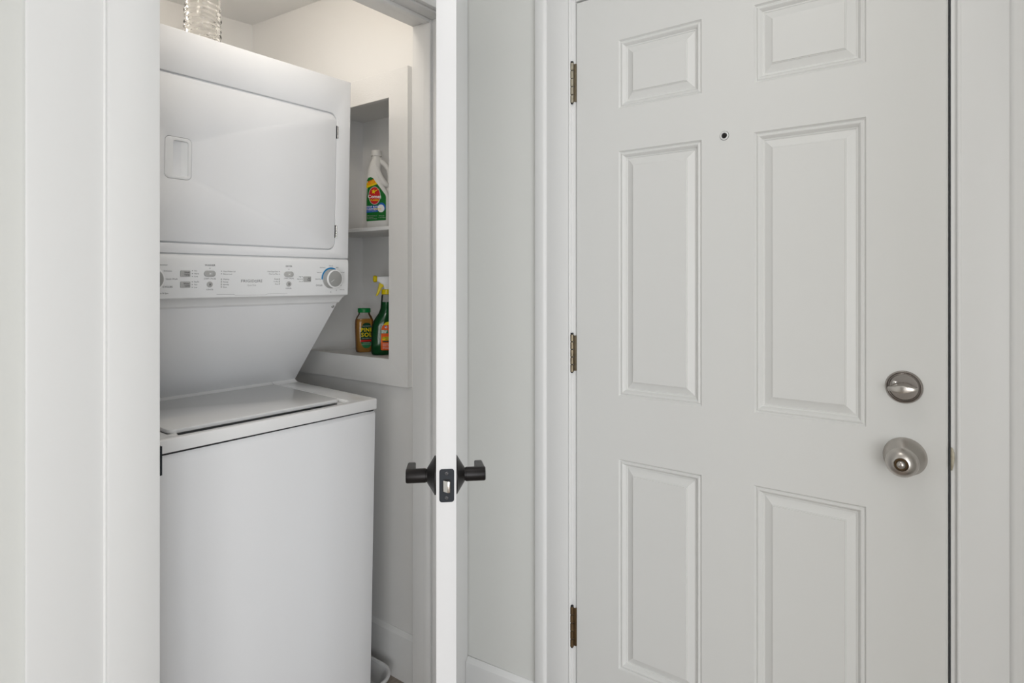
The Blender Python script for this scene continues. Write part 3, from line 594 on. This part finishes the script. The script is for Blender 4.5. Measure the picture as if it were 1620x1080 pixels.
finish(bm, 'basin', 'pan', dp, shift=dp.location)
bm = bmesh.new(); rim = rrect(x0 - .004, x1 + .004, y0 - .004, y1 + .004, 0.074, 10); rg = []
for i, p in enumerate(rim):
    a = Vector(rim[i-1]); b = Vector(rim[(i+1) % len(rim)]); t = (b - a).normalized(); nn = Vector((t.y, -t.x))
    rg.append([bm.verts.new((p[0] + nn.x*0.0062*math.cos(k*math.pi/4), p[1] + nn.y*0.0062*math.cos(k*math.pi/4), 0.061 + 0.0062*math.sin(k*math.pi/4))) for k in range(8)])
for i in range(len(rg)):
    A, B = rg[i], rg[(i+1) % len(rg)]
    for k in range(8): bm.faces.new((A[k], A[(k+1) % 8], B[(k+1) % 8], B[k]))
finish(bm, 'rim', 'pan', dp, shift=dp.location, smooth=60)

# ================================================================== GLASS VASE on the dryer
vz = 1.9735 + 0.262 * 0.0262 + 0.0035
va = thing('glass_vase', (0.867, 1.757, vz), (LEAN, 0, 0), 'clear rippled glass vase standing on top of the dryer', 'vase')
bm = bmesh.new(); seg = 72; rings = []
def vr(z, a):
    r = 0.0455 + 0.0015 * math.sin(z * 20)
    k = max(0.0, min(1.0, (0.148 - z) / 0.02))
    return r + k * (0.0016 * math.sin(z*420 + 1.4*math.sin(a*2 + z*30)) + 0.0011 * math.sin(5*a + z*160))
NZ = 90; H = 0.262
for j in range(NZ + 1):
    z = H * j / NZ; rings.append([bm.verts.new((vr(z, a)*math.cos(a), vr(z, a)*math.sin(a), z)) for a in [2*math.pi*i/seg for i in range(seg)]])
for j in range(40, -1, -1):
    z = 0.012 + (H - 0.012) * j / 40; rings.append([bm.verts.new((0.0412*math.cos(a), 0.0412*math.sin(a), z)) for a in [2*math.pi*i/seg for i in range(seg)]])
for A, B in zip(rings, rings[1:]):
    for i in range(seg): bm.faces.new((A[i], A[(i+1) % seg], B[(i+1) % seg], B[i]))
bm.faces.new(rings[0]); bm.faces.new(rings[-1])
finish(bm, 'vase_body', 'glass', va, smooth=80)

# ================================================================== BOTTLES in the niche
def loft(bm, secs, n=40, ex=4.0):
    """secs: (z, xc, half width, half depth)"""
    rings = []
    for s in secs:
        z, xc, hw, hd = s[:4]; e = s[4] if len(s) > 4 else ex; rg = []
        for i in range(n):
            a = 2*math.pi*i/n; c, s_ = math.cos(a), math.sin(a)
            rg.append(bm.verts.new((xc + hw*math.copysign(abs(c)**(2/e), c), hd*math.copysign(abs(s_)**(2/e), s_), z)))
        rings.append(rg)
    for A, B in zip(rings, rings[1:]):
        for i in range(n): bm.faces.new((A[i], A[(i+1) % n], B[(i+1) % n], B[i]))
    bm.faces.new(rings[0]); bm.faces.new(rings[-1])
def interp(secs, z):
    for a, b in zip(secs, secs[1:]):
        if a[0] <= z <= b[0]:
            t = (z - a[0]) / max(1e-9, b[0] - a[0]); e0 = a[4] if len(a) > 4 else 4.0; e1 = b[4] if len(b) > 4 else 4.0
            return [a[k] + (b[k] - a[k])*t for k in range(1, 4)] + [e0 + (e1 - e0)*t]
    return list(secs[-1][1:4]) + [4.0]
def front(secs, off):
    def fn(x, z):
        xc, hw, hd, e = interp(secs, z); q = min(0.999, abs(x - xc) / hw)
        y = -hd * (1 - q**e) ** (1/e)
        return (x + off * 0.3 * (x - xc) / hw, y - off, z)
    return fn
# --- white jug cleaner, upper shelf
cb = thing('cleaner_bottle', (1.6270, 1.8940, 1.5447), (0, 0, math.radians(-50)), 'white jug of bath cleaner with green label on the upper niche shelf', 'bottle'); cb.scale = (1.05,) * 3
CS = [(0.0, 0, 0.040, 0.024), (0.004, 0, 0.0435, 0.0275), (0.02, 0, 0.0455, 0.029), (0.125, 0, 0.0455, 0.029, 4.5), (0.150, -0.0050, 0.0400, 0.029, 4.5), (0.175, -0.0125, 0.0315, 0.028, 4.0), (0.200, -0.0185, 0.0245, 0.026, 3.5), (0.225, -0.0165, 0.0240, 0.0235, 3.0), (0.250, -0.0125, 0.0215, 0.0205, 2.5), (0.268, -0.0095, 0.0180, 0.0172, 2.0), (0.276, -0.0090, 0.0152, 0.0150, 2.0), (0.285, -0.0090, 0.0150, 0.0148, 2.0)]
bm = bmesh.new(); loft(bm, CS, 48); finish(bm, 'jug', 'jug', cb, smooth=60)
bm = bmesh.new(); tube(bm, [(-0.002, 0, 0.268), (0.008, 0, 0.262), (0.024, 0, 0.250), (0.037, 0, 0.232), (0.042, 0, 0.208), (0.042, 0, 0.180), (0.038, 0, 0.150), (0.030, 0, 0.130)], [0.010, 0.0105, 0.0105, 0.0105, 0.0105, 0.011, 0.012, 0.012], 14); finish(bm, 'handle', 'jug', cb, smooth=60)
bm = bmesh.new(); tube(bm, [(-0.012, -0.006, 0.270), (-0.010, -0.009, 0.245), (-0.002, -0.012, 0.220), (0.010, -0.014, 0.195), (0.026, -0.014, 0.176), (0.036, -0.008, 0.172)], [0.011, 0.013, 0.013, 0.012, 0.011, 0.009], 14); finish(bm, 'neck_rib', 'jug', cb, smooth=60)
bm = bmesh.new(); lathe(bm, [(0, 0.281), (0.0195, 0.281), (0.0200, 0.283), (0.0195, 0.300), (0.0180, 0.302), (0, 0.302)], (-0.009, 0, 0), (0, 0, 1), 36); finish(bm, 'cap', 'jug', cb)
g = lambda o: front(CS, o)
decal([[(-0.0415, 0.038), (-0.0395, 0.036), (0.0290, 0.040), (0.0310, 0.043), (0.0310, 0.126), (0.0285, 0.134), (-0.0100, 0.186), (-0.0170, 0.196), (-0.0255, 0.1995), (-0.0340, 0.197), (-0.0395, 0.188), (-0.0415, 0.178)]], g(0.0004), 'label', 'green', cb)
decal([[(-0.0412, 0.158), (-0.0412, 0.1775), (-0.0135, 0.1905), (-0.0005, 0.1735)]], g(0.0007), 'label_band', 'yellow', cb)
letters([('BEST', -0.0345, 0.1790, 0.0105, 'LEFT', 0.0004, 0.40), ('VALUE', -0.0365, 0.1695, 0.0095, 'LEFT', 0.0004, 0.40)], g(0.0010), 'lettering', 'orange', cb)
decal([circ(-0.0110, 0.1305, 0.0220, 32, 0.0335)], g(0.0007), 'label_oval', 'grey', cb)
decal([circ(-0.0110, 0.1305, 0.0202, 32, 0.0312)], g(0.0010), 'label_oval', 'red', cb)
st = []
for k in range(10):
    r = 0.0085 if k % 2 == 0 else 0.0036; a = math.radians(80 + 36*k); st.append((-0.0140 + r*math.cos(a), 0.1455 + r*1.15*math.sin(a)))
decal([st], g(0.0013), 'star', 'yellow', cb, 0)
decal([[(-0.0120, 0.1475), (-0.0110, 0.1440), (0.0085, 0.1565)]], g(0.0013), 'star_tail', 'yellow', cb, 0)
letters([('Comet', -0.0112, 0.1265, 0.0170, 'CENTER', 0.0005)], g(0.0014), 'lettering', 'white', cb)
letters([('CLASSIC', -0.0110, 0.1135, 0.0075, 'CENTER', 0.0004)], g(0.0014), 'lettering', 'yellow', cb)
decal([[(-0.0414, 0.067), (-0.0414, 0.0925), (0.0010, 0.0945), (0.0010, 0.071)]], g(0.0007), 'label_band', 'bluelabel', cb)
decal([circ(0.0150, 0.0880, 0.0140, 24, 0.0170)], g(0.0007), 'label_spot', 'bluelabel', cb)
decal([circ(0.0125, 0.0835, 0.0125, 24, 0.0145)], g(0.0010), 'foam_print', 'white', cb)
letters([('SOAP BATH', -0.0405, 0.0890, 0.0080, 'LEFT', 0.0003), ('CLEANER', -0.0405, 0.0810, 0.0080, 'LEFT', 0.0003), ('ALL SURFACE SHINE', -0.0405, 0.0740, 0.0040)], g(0.0011), 'lettering', 'white', cb)
letters([('BLEACH', -0.0115, 0.0815, 0.0062, 'LEFT', 0.0003)], g(0.0011), 'lettering', 'yellow', cb)
letters([('KEEP OUT OF REACH', -0.0390, 0.0560, 0.0038), ('OF CHILDREN', -0.0390, 0.0505, 0.0038), ('WARNING: SEE BACK', -0.0390, 0.0450, 0.0038), ('32 FL OZ', 0.0050, 0.0560, 0.0048), ('(1 QT) 946 mL', 0.0035, 0.0495, 0.0045)], g(0.0007), 'lettering', 'grey', cb)
# --- amber cleaner bottle
pb = thing('cleaner_bottle', (1.5940, 1.9420, IZ0), (0, 0, math.radians(-22)), 'small amber cleaner bottle with green cap beside the spray bottle', 'bottle'); pb.scale = (1.038,) * 3
PS = [(0.0, 0, 0.0265, 0.0185, 3), (0.003, 0, 0.0295, 0.0205, 3), (0.012, 0, 0.0315, 0.0220, 3), (0.050, 0, 0.0325, 0.0225, 3), (0.085, 0, 0.0340, 0.0235, 3), (0.108, 0, 0.0345, 0.0235, 3), (0.122, 0, 0.0325, 0.0230, 3), (0.134, 0, 0.0275, 0.0215, 2.6), (0.142, 0, 0.0225, 0.0205, 2.2), (0.150, 0, 0.0210, 0.0205, 2)]
bm = bmesh.new(); loft(bm, PS, 40, 3); finish(bm, 'bottle_shell', 'clear', pb, smooth=60)
bm = bmesh.new(); loft(bm, [(max(s[0], 0.0012), s[1], s[2] - 0.0012, s[3] - 0.0012, s[4]) for s in PS if s[0] < 0.125] + [(0.126, 0, 0.0300, 0.0212, 2.8)], 40, 3); finish(bm, 'liquid', 'amber', pb, smooth=60)
bm = bmesh.new(); lathe(bm, [(0, 0.1495), (0.0232, 0.1495), (0.0238, 0.151), (0.0238, 0.1640), (0.0225, 0.1660), (0, 0.1660)], (0, 0, 0), (0, 0, 1), 36); finish(bm, 'cap', 'gcap', pb)
g2 = front(PS, 0.0006); g3 = front(PS, 0.0009); g4 = front(PS, 0.0012)
ov = [(0.0230*math.copysign(abs(math.cos(t))**0.8, math.cos(t)) + 0.0020, 0.0640 + 0.0480*math.copysign(abs(math.sin(t))**0.8, math.sin(t))) for t in [2*math.pi*i/40 for i in range(40)]]
decal([ov], g2, 'label', 'dgreen', pb)
lowp = [p for p in ov if p[1] <= 0.0450]; decal([sorted(lowp, key=lambda p: math.atan2(p[1] - 0.040, p[0]))], g3, 'label_base', 'mgreen', pb)
decal([[(-0.0205, 0.0410), (0.0245, 0.0410), (0.0248, 0.0475), (-0.0208, 0.0475)]], g4, 'label_band', 'red', pb)
letters([('PINE', 0.0020, 0.0845, 0.0200, 'CENTER', 0.0004), ('SOL', 0.0020, 0.0660, 0.0220, 'CENTER', 0.0005)], g4, 'lettering', 'yellow', pb)
letters([('MULTI-SURFACE', 0.0020, 0.0530, 0.0048, 'CENTER'), ('THE ORIGINAL', 0.0020, 0.0990, 0.0050, 'CENTER'), ('CLEANER', 0.0020, 0.0360, 0.0062, 'CENTER'), ('CLEANS & DEODORIZES', 0.0020, 0.0300, 0.0038, 'CENTER')], g4, 'lettering', 'grey', pb)
# --- green spray bottle
sb = thing('spray_bottle', (1.5940, 1.8110, IZ0), (0, 0, math.radians(-36)), 'green spray bottle with yellow trigger beside the niche frame', 'spray bottle'); sb.scale = (1.049,) * 3
SS = [(0.0, 0, 0.0500, 0.0235, 3.2), (0.004, 0, 0.0535, 0.0265, 3.2), (0.012, 0, 0.0555, 0.0280, 3.2), (0.060, 0, 0.0550, 0.0280, 3.2), (0.100, 0, 0.0540, 0.0280, 3.0), (0.118, 0, 0.0490, 0.0275, 2.8), (0.134, 0, 0.0390, 0.0260, 2.5), (0.150, 0, 0.0285, 0.0235, 2.2), (0.166, 0, 0.0225, 0.0210, 2), (0.195, 0, 0.0200, 0.0195, 2), (0.212, 0, 0.0190, 0.0185, 2), (0.220, 0, 0.0160, 0.0160, 2)]
bm = bmesh.new(); loft(bm, SS, 44, 3); finish(bm, 'bottle_shell', 'clear', sb, smooth=60)
bm = bmesh.new(); loft(bm, [(max(s[0], 0.0012), s[1], s[2] - 0.0012, s[3] - 0.0012, s[4]) for s in SS if s[0] < 0.17] + [(0.190, 0, 0.0190, 0.0185, 2)], 44, 3); finish(bm, 'liquid', 'greenliq', sb, smooth=60)
bm = bmesh.new()      # moulded diamond ribs on the shoulder side
for k in range(5):
    for dr in (1, -1):
        pts = []
        for j in range(9):
            t = j / 8; x = -0.048 + 0.024*t; z = 0.022 + 0.017*k + (0.024*t if dr > 0 else 0.024*(1 - t)); pts.append(front(SS, 0.0001)(x, z))
        tube(bm, pts, 0.0006, 5)
finish(bm, 'diamond_ribs', 'clear', sb, smooth=60)
bm = bmesh.new(); lathe(bm, [(0.0165, 0.217), (0.0185, 0.2185), (0.0190, 0.222), (0.0180, 0.2345), (0.0160, 0.2360), (0, 0.2360)], (0, 0, 0), (0, 0, 1), 30); finish(bm, 'collar', 'ytrig', sb)
bm = bmesh.new()
prism(bm, [(-0.035, 0.2650), (-0.035, 0.2790), (-0.031, 0.2820), (0.030, 0.2840), (0.044, 0.2760), (0.046, 0.2600), (0.030, 0.2480), (0.014, 0.2350), (-0.010, 0.2350), (-0.012, 0.2520), (-0.020, 0.2560)], lambda p, t: (p[0], t, p[1]), -0.011, 0.011); finish(bm, 'sprayer_head', 'plastic', sb, bev=0.003)
bm = bmesh.new()
lathe(bm, [(0, -0.004), (0.0080, -0.003), (0.0125, 0.001), (0.0125, 0.010), (0.0080, 0.0125), (0, 0.0130)], (-0.0360, 0, 0.2735), (-1, 0, 0), 8); finish(bm, 'nozzle', 'ytrig', sb, smooth=20, bev=0.001)
bm = bmesh.new()
prism(bm, [(-0.027, 0.2585), (-0.012, 0.2565), (0.012, 0.2410), (0.010, 0.2365), (-0.014, 0.2455), (-0.0210, 0.2350), (-0.0270, 0.2200), (-0.0340, 0.2120), (-0.0395, 0.2125), (-0.0365, 0.2200), (-0.0320, 0.2350)], lambda p, t: (p[0], t, p[1]), -0.007, 0.007); finish(bm, 'trigger', 'ytrig', sb, bev=0.0015)
h2 = front(SS, 0.0006); h3 = front(SS, 0.0010); h4 = front(SS, 0.0013)
lab = [(-0.0230, 0.022), (-0.0200, 0.018), (0.0380, 0.018), (0.0410, 0.022), (0.0410, 0.090), (0.0360, 0.105), (0.0260, 0.116), (0.0090, 0.121), (-0.0070, 0.117), (-0.0180, 0.104), (-0.0220, 0.090)]
decal([lab], h2, 'label', 'orange', sb)
decal([[(-0.0140, 0.1085), (0.0330, 0.1085), (0.0260, 0.116), (0.0090, 0.121), (-0.0070, 0.117)]], h3, 'label_top', 'yellow', sb)
decal([[(-0.0222, 0.078), (0.0035, 0.078), (0.0020, 0.090), (-0.0216, 0.091)]], h3, 'label_patch', 'mgreen', sb)
decal([rrect(-0.0185, 0.0365, 0.0535, 0.0660, 0.003, 3)], h3, 'label_patch', 'yellow', sb)
decal([[(-0.0170, 0.0470), (0.0365, 0.0470), (0.0365, 0.0515), (-0.0170, 0.0515)]], h3, 'label_band', 'dgreen', sb)
decal([rrect(-0.0090, 0.0000, 0.0965, 0.1055, 0.003, 3)], h3, 'label_patch', 'white', sb); decal([[(-0.0088, 0.1015), (-0.0050, 0.1015), (-0.0050, 0.1050), (-0.0088, 0.1050)]], h4, 'flag_print', 'bluelabel', sb, 0)
decal([[(-0.0050, z), (-0.0004, z), (-0.0004, z + 0.0012), (-0.0050, z + 0.0012)] for z in (0.0985, 0.1008, 0.1032)], h4, 'flag_print', 'red', sb, 0)
letters([('KILLS', -0.0205, 0.0870, 0.0072, 'LEFT', 0.0004), ('BUGS', -0.0205, 0.0812, 0.0062, 'LEFT', 0.0003), ('INDOOR & OUTDOOR', -0.0165, 0.0400, 0.0048), ('READY TO USE', -0.0165, 0.0345, 0.0048), ('KEEP OUT OF REACH', -0.0165, 0.0285, 0.0038), ('OF CHILDREN', -0.0165, 0.0240, 0.0038)], h4, 'lettering', 'white', sb)
letters([('OUTDOOR CLEANER', 0.0090, 0.0622, 0.0052, 'CENTER', 0.0002), ('ANT, SPIDER', 0.0090, 0.0568, 0.0052, 'CENTER', 0.0002)], h4, 'lettering', 'dgreen', sb)

# ================================================================== LAMP FIXTURES (above the frame; room lamp and second closet bulb added as fill)
for lx, ly, r, lab in ((0.78, 0.40, 0.17, 'round flush ceiling lamp of the entry'), (-1.2, -1.2, 0.25, 'unseen large round ceiling lamp added to the main room as fill light')):
    t = thing('ceiling_light', (lx, ly, 2.44), label=lab, cat='ceiling lamp')
    bm = bmesh.new(); lathe(bm, [(0, 0.004), (r + 0.02, 0.004), (r + 0.02, -0.004), (r + 0.012, -0.009), (r, -0.010), (r, -0.006), (0, -0.006)], (0, 0, 0), (0, 0, 1), 40); finish(bm, 'lamp_base', 'trim', t)
t = thing('closet_light', (0.79, 1.74, zc(0.79, 1.74)), (0, 0, math.atan2(0.26, 0.52)), 'unseen closet ceiling lamp with a second bulb added as fill light', 'ceiling lamp')
bm = bmesh.new(); box(bm, -0.03, 0.03, -0.32, 0.32, -0.020, 0.016); finish(bm, 'lamp_base', 'trim', t, bev=0.004)
for by_, dz in ((-0.2907, 0.012), (0.2907, 0.105)):
    bm = bmesh.new(); lathe(bm, [(0, -0.018), (0.006, -0.018), (0.006, -0.018 - dz), (0.018, -0.020 - dz), (0.016, -0.032 - dz), (0, -0.032 - dz)], (0, by_, 0), (0, 0, 1), 20); finish(bm, 'bulb_socket', 'plastic', t)
